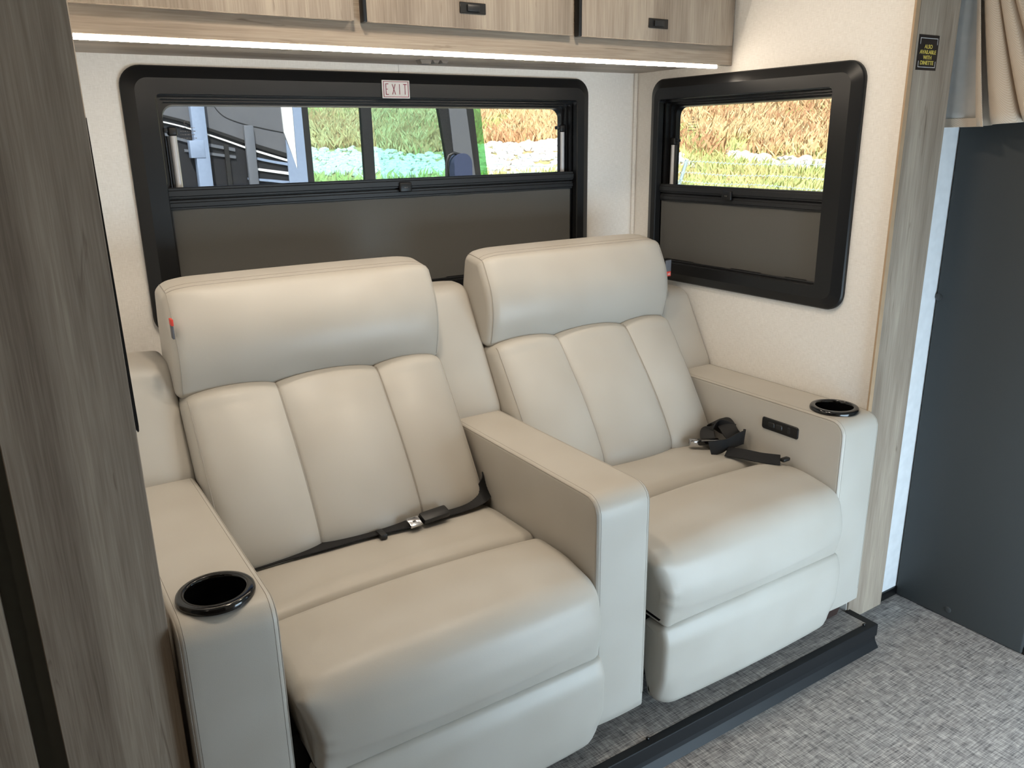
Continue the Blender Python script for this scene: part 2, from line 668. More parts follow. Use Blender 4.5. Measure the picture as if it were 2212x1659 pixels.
# black sill bar round the slide-out floor
t = empty('trim_5', (-0.85, -1.02, ZM))
tag(t, 'black metal sill bar along the front of the raised floor', 'sill', kind='structure')
prof = [(-1.012, 0.0), (-1.031, 0.0), (-1.0325, -0.0015), (-1.0325, -0.034), (-1.028, -0.038), (-1.030, -0.05), (-1.0415, ZM + 0.001), (-1.038, ZM), (-1.020, -0.05), (-1.012, -0.04)]
loft('sill_bar', [[(x, y, z) for y, z in prof] for x in (-1.72, 0.0095)], 'bar_black', t, cap0=True, cap1=True)
box('sill_return', (-0.012, -1.012, -0.036), (0.0095, -0.946, 0.0), 'bar_black', t)
for x, y in ((-0.80, -1.014), (-0.026, -1.014)):
    bm = bmesh.new()
    bmesh.ops.create_uvsphere(bm, u_segments=10, v_segments=6, radius=0.0042)
    bmesh.ops.translate(bm, verts=bm.verts, vec=(x, y, 0.0015))
    bm_obj('screw', bm, 'gloss_black', t, True)

# ------------------------------------------------------------------ windows


def make_window(name, axis, rect, op, rail_top, glass_top, latch_at, stay_at, label, stay_side=(0, 1)):
    """rect: outer frame, op: opening in (a, z); axis 'y' means the wall faces -y, 'x' means it faces -x"""
    def P(a, z, d):        # d > 0 comes into the room
        return (a, -d, z) if axis == 'y' else (-d, a, z)
    def B(a0, a1, z0, z1, d0, d1):
        p, q = P(a0, z0, d0), P(a1, z1, d1)
        return tuple(min(i, j) for i, j in zip(p, q)), tuple(max(i, j) for i, j in zip(p, q))
    a0, a1, b0, b1 = rect
    t = empty(name, P((a0 + a1) / 2, b0, 0))
    tag(t, label, 'window', kind='structure')
    R = 0.048
    def ring(ins, d, r):
        return [P(a, z, d) for a, z in rrect(a0 + ins, a1 - ins, b0 + ins, b1 - ins, r, 8)]
    def opn(ins, d, r):
        return [P(a, z, d) for a, z in rrect(op[0] + ins, op[1] - ins, op[2] + ins, op[3] - ins, r, 8)]
    loops = [ring(0.0, 0.0, R), ring(0.0, 0.008, R), ring(0.003, 0.0115, R - 0.003), ring(0.027, 0.0238, R - 0.018), ring(0.0275, 0.0240, R - 0.0185),
             opn(-0.002, 0.0228, 0.012), opn(0.0, 0.020, 0.010), opn(0.0, -0.012, 0.010)]
    loft('frame', loops, 'window_black', t, smooth=True, auto=14)
    # stepped header and side channels inside the opening
    loops = [opn(0.0, -0.004, 0.010), opn(0.007, -0.004, 0.010), opn(0.007, -0.02, 0.012), opn(0.013, -0.02, 0.014), opn(0.013, -0.036, 0.016),
             opn(0.019, -0.036, 0.026), opn(0.022, -0.052, 0.028), opn(0.0, -0.052, 0.01)]
    loft('sash', loops, 'seal_black', t, smooth=True, auto=20)
    gz0, gz1 = op[2] + 0.01, op[3] - 0.01
    loops = [[P(a, z, -0.046) for a, z in rrect(op[0] + 0.01, op[1] - 0.01, gz0, gz1, 0.02)],
             [P(a, z, -0.050) for a, z in rrect(op[0] + 0.01, op[1] - 0.01, gz0, gz1, 0.02)]]
    loft('pane', loops, 'pane_glass', t, cap0=True, cap1=True)
    # blind: two rails and the cloth below
    zr = rail_top
    for k, (za, zb) in enumerate(((zr - 0.026, zr), (zr - 0.052, zr - 0.029))):
        d0 = 0.004 if k == 0 else 0.000
        pr = [(-0.008, za), (-0.008, zb), (d0 - 0.002, zb), (d0, zb - 0.002), (d0, zb - 0.006), (d0 + 0.003, zb - 0.008), (d0 + 0.003, za + 0.006), (d0, za + 0.004), (d0, za + 0.001), (d0 - 0.002, za)]
        loft('blind_rail', [[P(a, z, d) for d, z in pr] for a in (op[0] + 0.001, op[1] - 0.001)], 'rail_black', t, cap0=True, cap1=True)
    box('rail_backing', *B(op[0] + 0.002, op[1] - 0.002, zr - 0.045, zr - 0.008, -0.012, -0.006), 'seal_black', t)
    n = 60
    z0, z1 = op[2] + 0.004, zr - 0.05
    f, bk = [], []
    for zz in np.linspace(z0, z1, 10):
        row, rb = [], []
        for k in range(n + 1):
            a = op[0] + 0.002 + (op[1] - op[0] - 0.004) * k / n
            w = 0.0012 * math.sin(a * 31 + 1.3 * math.sin(a * 9)) * (zz - z0) / (z1 - z0)
            row.append(P(a, zz, -0.004 + w))
        f.append(row)
    loft('blind_cloth', f, 'blind_cloth', t, closed_rings=False, smooth=True)
    box('blind_hem', *B(op[0] + 0.001, op[1] - 0.001, op[2] + 0.0, op[2] + 0.005, -0.01, 0.001), 'rail_black', t, 0.0008)
    la = latch_at
    l = box('latch', *B(la - 0.0185, la + 0.0185, zr - 0.037, zr - 0.010, 0.004, 0.014), 'black_plastic', t, 0.004, 3)
    # mark: two small strokes on the latch
    for s in (-1, 1):
        box('latch_mark', *B(la + s * 0.0028 - 0.0018, la + s * 0.0028 + 0.0012, zr - 0.026, zr - 0.0232, 0.014, 0.0143), 'grey_latch', l)
    # stays that hold the sash open
    for a in stay_at:
        s = tube('stay', [P(a, zr - 0.02, -0.026), P(a, zr + 0.118, -0.026)], 0.0085, 'stay_silver', t, 14)
        tube('stay_rod', [P(a - 0.012, zr - 0.02, -0.024), P(a - 0.012, zr + 0.118, -0.024)], 0.004, 'rail_black', t, 8)
        box('knob', *B(a - 0.0105, a + 0.0105, zr + 0.118, zr + 0.140, -0.038, -0.018), 'black_plastic', s, 0.005, 3)
        box('stay_hook', *B(a - 0.020, a - 0.009, zr + 0.126, zr + 0.136, -0.036, -0.022), 'black_plastic', s, 0.002, 2)
    return t, P, B


t1, P1, B1 = make_window('window_1', 'y', (-1.528, -0.200, 0.818, 1.442), W1, 1.170, 1.353, -0.838, (-1.4225, -0.277),
                         'long black framed window behind the recliners, blind half down')
t2, P2, B2 = make_window('window_2', 'x', (-0.832, -0.086, 0.826, 1.439), W2, 1.126, 1.353, -0.420, (-0.156,),
                         'smaller black framed window on the end wall, blind half down')
# etched maker's marks on the panes
for P, a0, z0, sg in ((P1, -1.385, 1.318, 1), (P2, -0.215, 1.322, -1)):
    t = t1 if sg == 1 else t2
    bm = bmesh.new()
    ringp = [Vector(P(a0 + 0.0045 * math.cos(k / 10 * 5.2), z0 + 0.0045 * math.sin(k / 10 * 5.2), -0.0445)) for k in range(11)]
    add_tube(bm, ringp, 0.0009, 5)
    for k in range(4):
        zz = z0 - 0.012 - k * 0.008
        x = a0 - 0.016
        while x < a0 + 0.018:
            L = random.uniform(0.002, 0.006)
            p, q = P(x, zz, -0.0450), P(x + L, zz + 0.0016, -0.0442)
            add_box(bm, tuple(map(min, p, q)), tuple(map(max, p, q)))
            x += L + 0.002
    bm_obj('etched_mark', bm, 'grey_latch', t)

# ------------------------------------------------------------------ overhead cabinet
t = empty('overhead_cabinet', (-0.86, -0.2, 1.455))
tag(t, 'grey wood overhead cabinet with three flap doors above the window', 'cabinet')
box('body', (-1.72, -0.398, 1.464), (-0.0005, -0.001, 1.925), 'wood_horizontal', t)
box('valance', (-1.72, -0.4015, 1.4565), (-0.0008, -0.385, 1.925), 'wood_horizontal', t, 0.001, 1)
for x0, x1 in ((-1.70, -1.128), (-1.100, -0.570), (-0.545, -0.024)):
    d = box('door', (x0, -0.4205, 1.505), (x1, -0.403, 1.90), 'wood_vertical', t, 0.0015, 2)
    hx = (x0 + x1) / 2 + (0.0 if x0 < -0.6 else -0.015)
    if x0 == -1.100:
        hx = -0.848
    h = box('latch_plate', (hx - 0.033, -0.4235, 1.5345), (hx + 0.033, -0.4203, 1.557), 'black_plastic', d, 0.001, 1)
    h = box('latch_button', (hx - 0.016, -0.4275, 1.539), (hx + 0.016, -0.4237, 1.5525), 'rail_black', d, 0.0012, 2)
    if x0 > -1.5:
        box('edge_pull', (x0 - 0.0095, -0.4235, 1.503), (x0 - 0.0005, -0.404, 1.90), 'black_plastic', d, 0.002, 2)
# LED bar under the front edge
t = empty('led_strip_light', (-0.85, -0.4, 1.45))
tag(t, 'glowing white light bar along the overhead cabinet front edge', 'light')
box('channel', (-1.69, -0.398, 1.4515), (-0.056, -0.386, 1.4562), 'rail_black', t)
box('diffuser', (-1.688, -0.4012, 1.4475), (-0.0565, -0.3915, 1.4560), 'led_glow', t, 0.002, 2)
# clips under the cabinet
t = empty('under_cabinet_clip', (-0.81, -0.16, 1.464))
tag(t, 'row of small dark clips under the overhead cabinet', 'clip')
for x0, x1, z in ((-0.846, -0.812, 0.010), (-0.810, -0.790, 0.007), (-0.786, -0.764, 0.007)):
    prof = [(x0, 1.4639), (x0 + 0.005, 1.4639 - z), (x1 - 0.005, 1.4639 - z), (x1, 1.4639)]
    loft('clip', [[(x, y, zz) for x, zz in prof] for y in (-0.150, -0.125)], 'grey_latch', t, cap0=True, cap1=True)

# ------------------------------------------------------------------ signs
t = empty('exit_sign', (-0.859, -0.026, 1.378))
tag(t, 'small white EXIT sticker with red letters on the long window frame', 'sign')
pl = box('plate', (-0.899, -0.0275, 1.377), (-0.819, -0.0248, 1.4225), 'sign_white', t, 0.0008, 1)
yz = -0.0280


def stroke(bm, a, b2, w, y=yz, th=0.0006):
    a, b2 = Vector(a), Vector(b2)
    d = (b2 - a).normalized()
    n = Vector((-d.y, d.x)) * (w / 2)
    vs = []
    for yy in (y - th, y + th):
        for q in (a + n, a - n, b2 - n, b2 + n):
            vs.append(bm.verts.new((q.x, yy, q.y)))
    for f in ((0, 1, 2, 3), (7, 6, 5, 4), (0, 4, 5, 1), (1, 5, 6, 2), (2, 6, 7, 3), (3, 7, 4, 0)):
        bm.faces.new([vs[i] for i in f])


bm = bmesh.new()
for a, b2 in (((-0.8945, 1.4188), (-0.8235, 1.4188)), ((-0.8945, 1.3808), (-0.8235, 1.3808)), ((-0.8945, 1.3802), (-0.8945, 1.4194)), ((-0.8235, 1.3802), (-0.8235, 1.4194))):
    stroke(bm, a, b2, 0.0012)
bm_obj('border', bm, 'sign_red', t)
zt, zb = 1.4128, 1.3868
letters = {
    'letter_e': [((-0.888, zb), (-0.888, zt), .0012), ((-0.8886, zt), (-0.881, zt), .0017), ((-0.8886, (zt + zb) / 2), (-0.883, (zt + zb) / 2), .0014), ((-0.8886, zb), (-0.881, zb), .0017)],
    'letter_x': [((-0.870, zb), (-0.861, zt), .0013), ((-0.861, zb), (-0.870, zt), .0013)],
    'letter_i': [((-0.849, zb), (-0.849, zt), .0013)],
    'letter_t': [((-0.833, zb), (-0.833, zt), .0013), ((-0.8378, zt - .0006), (-0.8282, zt - .0006), .0018)],
}
for nm, st in letters.items():
    bm = bmesh.new()
    for a, b2, w in st:
        stroke(bm, a, b2, w)
    bm_obj(nm, bm, 'sign_red', t)

t = empty('dinette_sign', (0.049, -0.946, 1.406))
tag(t, 'small black sticker reading ALSO AVAILABLE WITH DINETTE on the right board', 'sign')
box('plate', (0.0095, -0.9462, 1.4055), (0.0885, -0.9448, 1.4805), 'sign_black', t)
yy = -0.9464
for zz, sg in ((1.4735, -1), (1.4120, 1)):
    bm = bmesh.new()
    stroke(bm, (0.015, zz), (0.083, zz), 0.0011, yy, 0.0003)
    for x in (0.0155, 0.0825):
        stroke(bm, (x, zz), (x, zz + sg * 0.013), 0.0011, yy, 0.0003)
    bm_obj('corner_bracket', bm, 'sign_white', t)
for txt, zz, wd in (('ALSO', 1.4555, 0.031), ('AVAILABLE', 1.4440, 0.064), ('WITH', 1.4325, 0.033), ('DINETTE', 1.4210, 0.052)):
    cu = bpy.data.curves.new('txt', 'FONT')
    cu.body = txt
    cu.align_x = 'CENTER'
    cu.align_y = 'CENTER'
    cu.size = 0.0118
    cu.extrude = 0.0003
    cu.offset = 0.00016
    tmp = bpy.data.objects.new('txt', cu)
    COL.objects.link(tmp)
    bpy.context.view_layer.update()
    me = bpy.data.meshes.new_from_object(tmp.evaluated_get(bpy.context.evaluated_depsgraph_get()))
    bpy.data.objects.remove(tmp)
    xs = [v.co.x for v in me.vertices]
    sx = wd / (max(xs) - min(xs))
    me.transform(Matrix(((sx, 0, 0, 0.049), (0, 0, -1, yy), (0, 1, 0, zz), (0, 0, 0, 1))))
    me.materials.clear()
    link('lettering', me, 'sign_gold', t)

# ------------------------------------------------------------------ the recliner sofa
sofa = empty('recliner_sofa', (-0.848, -0.65, 0.0))
tag(sofa, 'two-seat beige leather recliner sofa with three arms and cup holders', 'sofa')
AL0, AL1 = -1.698, -1.5505
AC0, AC1 = -0.918, -0.778
AR0, AR1 = -0.148, -0.0025
ZA, YA = 0.589, -0.973


def seam(grid, si, t_idx, parent, r=0.0013, mat='leather_piping', off=0.0, name='seam'):
    pts = [grid[si][k] for k in t_idx]
    return tube(name, pts, r, mat, parent, 5)


def idx_between(P, cond):
    """longest contiguous run (cyclic) of profile indices where cond(y,z)"""
    n = len(P)
    ok = [bool(cond(*P[k])) for k in range(n)]
    if all(ok):
        return list(range(n))
    st = next(k for k in range(n) if not ok[k])
    best, cur = [], []
    for j in range(n):
        k = (st + j) % n
        if ok[k]:
            cur.append(k)
        else:
            if len(cur) > len(best):
                best = cur
            cur = []
    if len(cur) > len(best):
        best = cur
    return best


arm_prof = rpoly([(YA, 0.049, 0.012), (YA, ZA, 0.038), (-0.36, ZA, 0.01), (-0.36, 0.052, 0.01)])


def make_arm(x0, x1):
    def bl(s, P):
        return 0.002 * math.sin(PI * min(max(s, 0), 1)) * np.ones(len(P))
    o, g, P = cushion('arm', arm_prof, x0, x1, 0.009, 'leather', sofa, nx=10, nt=150, bulge=bl)
    run = idx_between(P, lambda y, z: (z > ZA - 0.05 and y < -0.375) or y < YA + 0.02 and z > 0.085)
    L = len(g)
    for si in (2, L - 3):
        seam(g, si, run, o, 0.0014)
    for si in (5, L - 6):
        pts = [g[si][k] for k in run]
        tube('stitch_line', pts, 0.00045, 'stitching', o, 4)
    return o


def cup(x, y, arm):
    cutter = bmesh.new()
    bmesh.ops.create_cone(cutter, cap_ends=True, segments=48, radius1=0.046, radius2=0.046, depth=0.17)
    bmesh.ops.translate(cutter, verts=cutter.verts, vec=(x, y, ZA - 0.02))
    me = bpy.data.meshes.new('cutter')
    cutter.to_mesh(me)
    cutter.free()
    c = bpy.data.objects.new('cutter', me)
    COL.objects.link(c)
    apply_cut(arm, c)
    # ring with rolled lip and a well
    prof = [(0.0455, -0.09), (0.0455, -0.0), (0.0460, 0.0060), (0.0472, 0.0074), (0.0482, 0.0078), (0.0555, 0.0072), (0.0578, 0.0064), (0.0594, 0.0045), (0.0603, 0.0), (0.0595, -0.004), (0.046, -0.004)]
    n = 56
    loops = [[(x + r * math.cos(2 * PI * k / n), y + r * math.sin(2 * PI * k / n), ZA + 0.004 + z) for k in range(n)] for r, z in prof[1:]]
    o = loft('cup_holder', loops, 'gloss_black', arm, smooth=True, auto=40)
    loops = [[(x + r * math.cos(2 * PI * k / n), y + r * math.sin(2 * PI * k / n), ZA + z) for k in range(n)] for r, z in ((0.0458, 0.004), (0.0452, -0.03), (0.044, -0.085), (0.040, -0.089), (0.001, -0.089))]
    loft('cup_well', loops, 'cup_well', arm, smooth=True, auto=40, cap1=True)


arm_l = make_arm(AL0, AL1)
arm_c = make_arm(AC0, AC1)
arm_r = make_arm(AR0, AR1)
arm_l['label'] = 'left arm with a black cup holder'
arm_c['label'] = 'centre arm without cup holder'
arm_r['label'] = 'right arm with cup holder and switch panel'
cup(-1.6255, -0.903, arm_l)
cup(-0.0765, -0.889, arm_r)

# switch panel on the right arm
px = AR0
pn_loops = []
for ins, d in ((0.0, -0.002), (0.0, 0.001), (0.002, 0.003)):
    pn_loops.append([(px - d, a, z) for a, z in rrect(-0.843 + ins, -0.724 - ins, 0.5065 + ins, 0.5395 - ins, 0.007, 5)])
pn = loft('switch_panel', pn_loops, 'black_plastic', arm_r, cap0=True, cap1=True, smooth=True, auto=30)
for a in (-0.757, -0.782):
    loft('switch_button', [[(px - d, y, z) for y, z in rrect(a - 0.0105 + i, a + 0.0105 - i, 0.516 + i, 0.530 - i, 0.003, 3)] for i, d in ((0, 0.003), (0.001, 0.0048))], 'rail_black', arm_r, cap1=True, smooth=True, auto=30)
loft('usb_port', [[(px - d, y, z) for y, z in rrect(-0.818 + i, -0.810 - i, 0.515 + i, 0.532 - i, 0.002, 3)] for i, d in ((0, 0.003), (0.0008, 0.0036))], 'rail_black', arm_r, cap1=True)

# side wings behind the arms
for x0, x1, zt in ((AL0, AL1 + 0.006, 0.816), (AC0 - 0.008, AC1 + 0.006, 0.896), (AR0 - 0.008, AR1, 0.810)):
    k = (zt - 0.60)
    pr = rpoly([(-0.396, 0.55, 0.01), (-0.392, 0.60, 0.06), (-0.392 + 0.56 * k, zt, 0.055), (-0.13, zt + 0.004, 0.03), (-0.16, 0.55, 0.01)], 8)
    def bl(s, P):
        return 0.005 * math.sin(PI * min(max(s, 0), 1)) * np.ones(len(P))
    cushion('side_wing', pr, x0, x1, 0.016, 'leather', sofa, nx=14, nt=110, bulge=bl)


def make_seat(x0, x1, first):
    """one recliner between two arms"""
    w = x1 - x0
    # ---- lower backrest with three channels
    pr = rpoly([(-0.545, 0.405, 0.045), (-0.545, 0.45, 0.06), (-0.440, 0.615, 0.25), (-0.356, 0.746, 0.028), (-0.20, 0.746, 0.02), (-0.33, 0.36, 0.02)], 8)
    seams = (0.325, 0.705)

    def bl(s, P):
        s = min(max(s, 0.0), 1.0)
        edges = (0.0,) + seams + (1.0,)
        for a, c in zip(edges[:-1], edges[1:]):
            if a <= s <= c:
                u = (s - a) / (c - a)
                break
        ch = (max(0.0, math.sin(PI * u))) ** 0.6
        y, z = P[:, 0], P[:, 1]
        vv = np.clip((z - 0.37) / (0.765 - 0.37), 0, 1)
        vert = np.sin(PI * np.clip(vv, 0, 1)) ** 0.5
        front = np.clip((-(y) - 0.27 - 0.0) / 0.1, 0, 1)
        low = 0.65 + 0.5 * np.clip(1 - vv * 1.3, 0, 1)
        crown = math.sin(PI * s) ** 0.6
        return front * vert * (0.019 * ch + 0.046 * crown * low) - 0.005 * front * (1 - ch) + 0.008 * ch * np.clip((z - 0.725) / 0.02, 0, 1) * np.clip((-y - 0.27) / 0.03, 0, 1)
    xe = []
    for q in seams:
        xe += [x0 + w * (q + d) for d in (-0.012, -0.006, -0.002, 0.0, 0.002, 0.006, 0.012)]
    o, g, P = cushion('backrest', pr, x0 + 0.003, x1 - 0.003, 0.03, 'leather', sofa, nx=54, nt=130, bulge=bl, xs_extra=xe, rin=0.02)
    run = idx_between(P, lambda y, z: (y < -0.22 and z > 0.748) or (z < 0.755 and y < -0.30 and z > 0.395 and y < -0.57 * (z - 0.3) - 0.06 - 0.15 + 0.12))
    run = idx_between(P, lambda y, z: y < -0.40 * (z - 0.4) / 0.36 * 0 - 0.345 and (y + 0.545) * 0.36 - (z - 0.405) * 0.20 < 0.012 and z > 0.402)
    xs = [c[0][0] for c in g]
    for q in seams:
        xq = x0 + w * q
        k = min(range(len(xs)), key=lambda i: abs(xs[i] - xq))
        for dk in (-1, 1):
            pts = [g[k + dk][i] for i in run]
            tube('seam', pts, 0.0013, 'leather_piping', o, 5)
    # edge piping left and right
    for si in (3, len(g) - 4):
        tube('seam', [g[si][i] for i in run], 0.0013, 'leather_piping', o, 5)
    # ---- headrest
    pr = rpoly([(-0.330, 0.740, 0.020), (-0.346, 0.85, 0.3), (-0.306, 0.978, 0.022), (-0.205, 0.994, 0.03), (-0.185, 0.742, 0.02)], 8)

    def bh(s, P):
        s = min(max(s, 0.0), 1.0)
        y, z = P[:, 0], P[:, 1]
        e = (4 * s * (1 - s)) ** 0.45
        vv = np.clip((z - 0.735) / 0.245, 0, 1)
        front = np.clip((-(y) - 0.27) / 0.04, 0, 1)
        ed = max(0.0, 1 - min(s, 1 - s) * w / 0.075) ** 2
        return -0.011 * ed * np.clip((z - .90) * 14, 0, 1) + front * (0.032 * e * np.sin(PI * vv) ** 0.8) + (1 - front) * 0.004 * e * np.clip((z - .9) * 12, 0, 1)
    o, g, P = cushion('headrest', pr, x0 + 0.0, x1 - 0.0, 0.030, 'leather', sofa, nx=44, nt=120, bulge=bh, seg=7, rin=0.017)
    L = len(g)
    fr = idx_between(P, lambda y, z: y < -0.27 and z > 0.748 and z < 0.9795)
    # border seam round the front face
    kt = fr[-1] if P[fr[-1]][1] > P[fr[0]][1] else fr[0]
    order = fr if P[fr[-1]][1] > P[fr[0]][1] else fr[::-1]
    si = 4
    path = [g[si][i] for i in order] + [g[j][kt] for j in range(si + 1, L - si - 1)] + [g[L - 1 - si][i] for i in order[::-1]]
    tube('border_seam', path, 0.0012, 'leather_piping', o, 5)
    kt2 = kt + (3 if P[(kt + 3) % len(P)][1] >= P[kt][1] else -3)
    tube('stitch_line', [g[j][kt2 % len(P)] for j in range(si, L - si)], 0.0006, 'stitching', o, 4)
    run = [(kt + (1 if kt2 > kt else -1) * q) % len(P) for q in range(0, 16)]
    tube('corner_seam', [g[si][i] for i in run], 0.0009, 'stitching', o, 4)
    # ---- rear half of the seat
    pr = rpoly([(-0.764, 0.28, 0.01), (-0.764, 0.428, 0.026), (-0.60, 0.424, 0.2), (-0.47, 0.405, 0.05), (-0.44, 0.28, 0.01)], 8)

    def bs(s, P):
        s = min(max(s, 0.0), 1.0)
        y, z = P[:, 0], P[:, 1]
        return np.clip((y + 0.764) / 0.04, 0, 1) * np.clip((z - 0.36) / 0.05, 0, 1) * 0.020 * (4 * s * (1 - s)) ** 0.8
    cushion('seat_pad', pr, x0 + 0.001, x1 - 0.001, 0.016, 'leather', sofa, nx=30, nt=90, bulge=bs)
    # ---- front half of the seat rolling over the edge
    pr = rpoly([(-0.766, 0.25, 0.01), (-0.7655, 0.431, 0.030), (-0.88, 0.433, 0.25), (-0.988, 0.412, 0.055), (-1.006, 0.33, 0.12), (-0.996, 0.2475, 0.008), (-0.90, 0.245, 0.01)], 8)

    def bf(s, P):
        s = min(max(s, 0.0), 1.0)
        y, z = P[:, 0], P[:, 1]
        cr = (4 * s * (1 - s)) ** 0.75
        m1 = np.clip((z - 0.25) / 0.05, 0, 1) * np.clip((-0.7655 - y) / 0.04, 0, 1)
        wr = 0.0
        if s < 0.06:
            wr = 0.0035 * np.sin(z * 150 + 2 * np.sin(z * 60)) * np.clip((-y - 0.9) * 12, 0, 1) * (1 - s / 0.06)
        return m1 * 0.024 * cr + wr
    xl = x0 + 0.008
    o, g, P = cushion('seat_front', pr, xl, x1 - 0.001, 0.022, 'leather', sofa, nx=36, nt=130, bulge=bf, warp=lambda dx, z: 0.022 * min(1, max(0, (0.40 - z) / 0.07)) * max(0.0, 1 - dx / 0.12))
    # ---- footrest flap
    pr = rpoly([(-0.93, 0.2415, 0.01), (-0.990, 0.2435, 0.012), (-1.004, 0.21, 0.06), (-1.000, 0.10, 0.1), (-0.990, 0.030, 0.030), (-0.93, 0.036, 0.02)], 8)

    def bw(s, P):
        s = min(max(s, 0.0), 1.0)
        y, z = P[:, 0], P[:, 1]
        cr = (4 * s * (1 - s)) ** 0.5
        d = np.clip((-y - 0.95) * 25, 0, 1) * 0.010 * cr
        # bottom corners curve upward
        lo = np.clip((0.12 - z) / 0.07, 0, 1)
        e = min(s, 1 - s) * w
        pull = max(0.0, 1 - e / 0.05) ** 2
        return d - lo * 0.022 * pull
    o, g, P = cushion('footrest', pr, x0 + 0.030, x1 + 0.006, 0.012, 'leather', sofa, nx=46, nt=100, bulge=bw)
    # dark mechanism box behind the flap
    box('mechanism', (x0 + 0.004, -0.90, 0.06), (x1 - 0.004, -0.40, 0.275), 'gap_dark', sofa)


make_seat(AL1, AC0, True)
make_seat(AC1, AR0, False)
# feet under the arms
for x, fy in ((AL0 + 0.075, -0.90), (AC0 + 0.06, -0.88), (AR0 + 0.07, -0.951)):
    loops = [[(x - 0.046 + i, fy + i, z), (x + 0.046 - i, fy + i, z), (x + 0.046 - i, fy + 0.09 - i, z), (x - 0.046 + i, fy + 0.09 - i, z)] for z, i in ((0.0, 0.010), (0.055, 0.0))]
    loft('foot', loops, 'foot_brown', sofa, cap0=True, cap1=True)
# cloth tags sewn into the headrest seams
o = box('cloth_tag', (-1.5478, -0.362, 0.884), (-1.5438, -0.343, 0.913), 'tag_grey', sofa, 0.0008)
o['label'] = 'small grey and red cloth tag on the left headrest'
box('red_end', (-1.5482, -0.366, 0.9125), (-1.5434, -0.343, 0.926), 'tag_red', o, 0.0008)
o = box('cloth_tag', (-0.158, -0.335, 0.884), (-0.136, -0.3325, 0.918), 'tag_grey', sofa, 0.0006)
o['label'] = 'small grey and red cloth tag on the right headrest'
box('red_end', (-0.158, -0.335, 0.870), (-0.136, -0.3325, 0.884), 'tag_red', o, 0.0006)
bm = bmesh.new()
for a, b2 in (((-0.1475, 0.874), (-0.1475, 0.880)), ((-0.1475, 0.874), (-0.1435, 0.874)), ((-0.1435, 0.874), (-0.1435, 0.880)), ((-0.1400, 0.873), (-0.1400, 0.881))):
    stroke(bm, a, b2, 0.0011, -0.3352, 0.0003)
bm_obj('tag_print', bm, 'sign_white', o)


def ribbon(name, path, width_dirs, w, mat, parent, th=0.0013):
    """flat webbing: path points with a width direction each"""
    n = len(path)
    P = np.array(path, float)
    D = np.array(width_dirs, float)
    # catmull-rom refine
    def refine(A, k=8):
        out = []
        for i in range(n - 1):
            p0, p1, p2, p3 = A[max(i - 1, 0)], A[i], A[i + 1], A[min(i + 2, n - 1)]
            for j in range(k):
                t = j / k
                out.append(0.5 * ((2 * p1) + (-p0 + p2) * t + (2 * p0 - 5 * p1 + 4 * p2 - p3) * t * t + (-p0 + 3 * p1 - 3 * p2 + p3) * t ** 3))
        out.append(A[-1])
        return np.array(out)
    P, D = refine(P), refine(D)
    loops = []
    for i in range(len(P)):
        a, c = P[max(i - 1, 0)], P[min(i + 1, len(P) - 1)]
        T = Vector(c - a).normalized()
        d = Vector(D[i])
        d = (d - T * d.dot(T)).normalized()
        nn = T.cross(d).normalized()
        p = Vector(P[i])
        loops.append([p + d * w / 2 + nn * th, p - d * w / 2 + nn * th, p - d * w / 2 - nn * th, p + d * w / 2 - nn * th])
    return loft(name, loops, mat, parent, cap0=True, cap1=True, smooth=True, auto=40)


# ------------------------------------------------------------------ seat belts
t = empty('seat_belt', (-1.2, -0.55, 0.43))
tag(t, 'black lap belt with chrome tongue tucked along the left seat crease', 'seat belt')
ribbon('webbing', [(-0.908, -0.525, 0.478), (-0.93, -0.555, 0.458), (-0.985, -0.575, 0.447), (-1.05, -0.585, 0.4475), (-1.12, -0.590, 0.450)],
       [(0, -.4, -.8), (0, -.5, -.6), (0, -.9, -.2), (0, -1, .0), (0, -1, .0)], 0.044, 'webbing', t)
ribbon('webbing', [(-1.13, -0.602, 0.4535), (-1.25, -0.590, 0.4525), (-1.35, -0.583, 0.449), (-1.45, -0.565, 0.440), (-1.52, -0.55, 0.425), (-1.545, -0.54, 0.40)],
       [(0, -1, 0)] * 4 + [(.1, -1, .1)] * 2, 0.040, 'webbing', t)
bm = bmesh.new()
add_box(bm, (-0.035, -0.0145, -0.008), (0.035, 0.0145, 0.008), 0.005, 2)
bk = bm_obj('buckle_body', bm, 'black_plastic', None, True, 40)
bk.data.transform(Matrix.Translation((-1.095, -0.612, 0.463)) @ Matrix.Rotation(0.10, 4, 'Z') @ Matrix.Rotation(0.35, 4, 'X'))
bk.parent = t
bk.matrix_parent_inverse = wmat(t).inverted()
bm = bmesh.new()
add_box(bm, (-0.0145, -0.0125, -0.004), (0.0145, 0.0125, 0.004), 0.002, 2)
tg = bm_obj('tongue', bm, 'chrome', None, True, 40)
tg.data.transform(Matrix.Translation((-1.149, -0.620, 0.463)) @ Matrix.Rotation(0.10, 4, 'Z') @ Matrix.Rotation(0.45, 4, 'X'))
tg.parent = t
tg.matrix_parent_inverse = wmat(t).inverted()
bm = bmesh.new()
add_box(bm, (-0.005, -0.002, 0.0035), (0.003, 0.002, 0.0046), 0)
sl = bm_obj('tongue_slot', bm, 'seal_black', None)
sl.data.transform(Matrix.Translation((-1.149, -0.620, 0.463)) @ Matrix.Rotation(0.10, 4, 'Z') @ Matrix.Rotation(0.45, 4, 'X'))
sl.parent = tg
sl.matrix_parent_inverse = wmat(tg).inverted()
box('slider', (-1.232, -0.628, 0.446), (-1.217, -0.596, 0.458), 'black_plastic', t, 0.002)

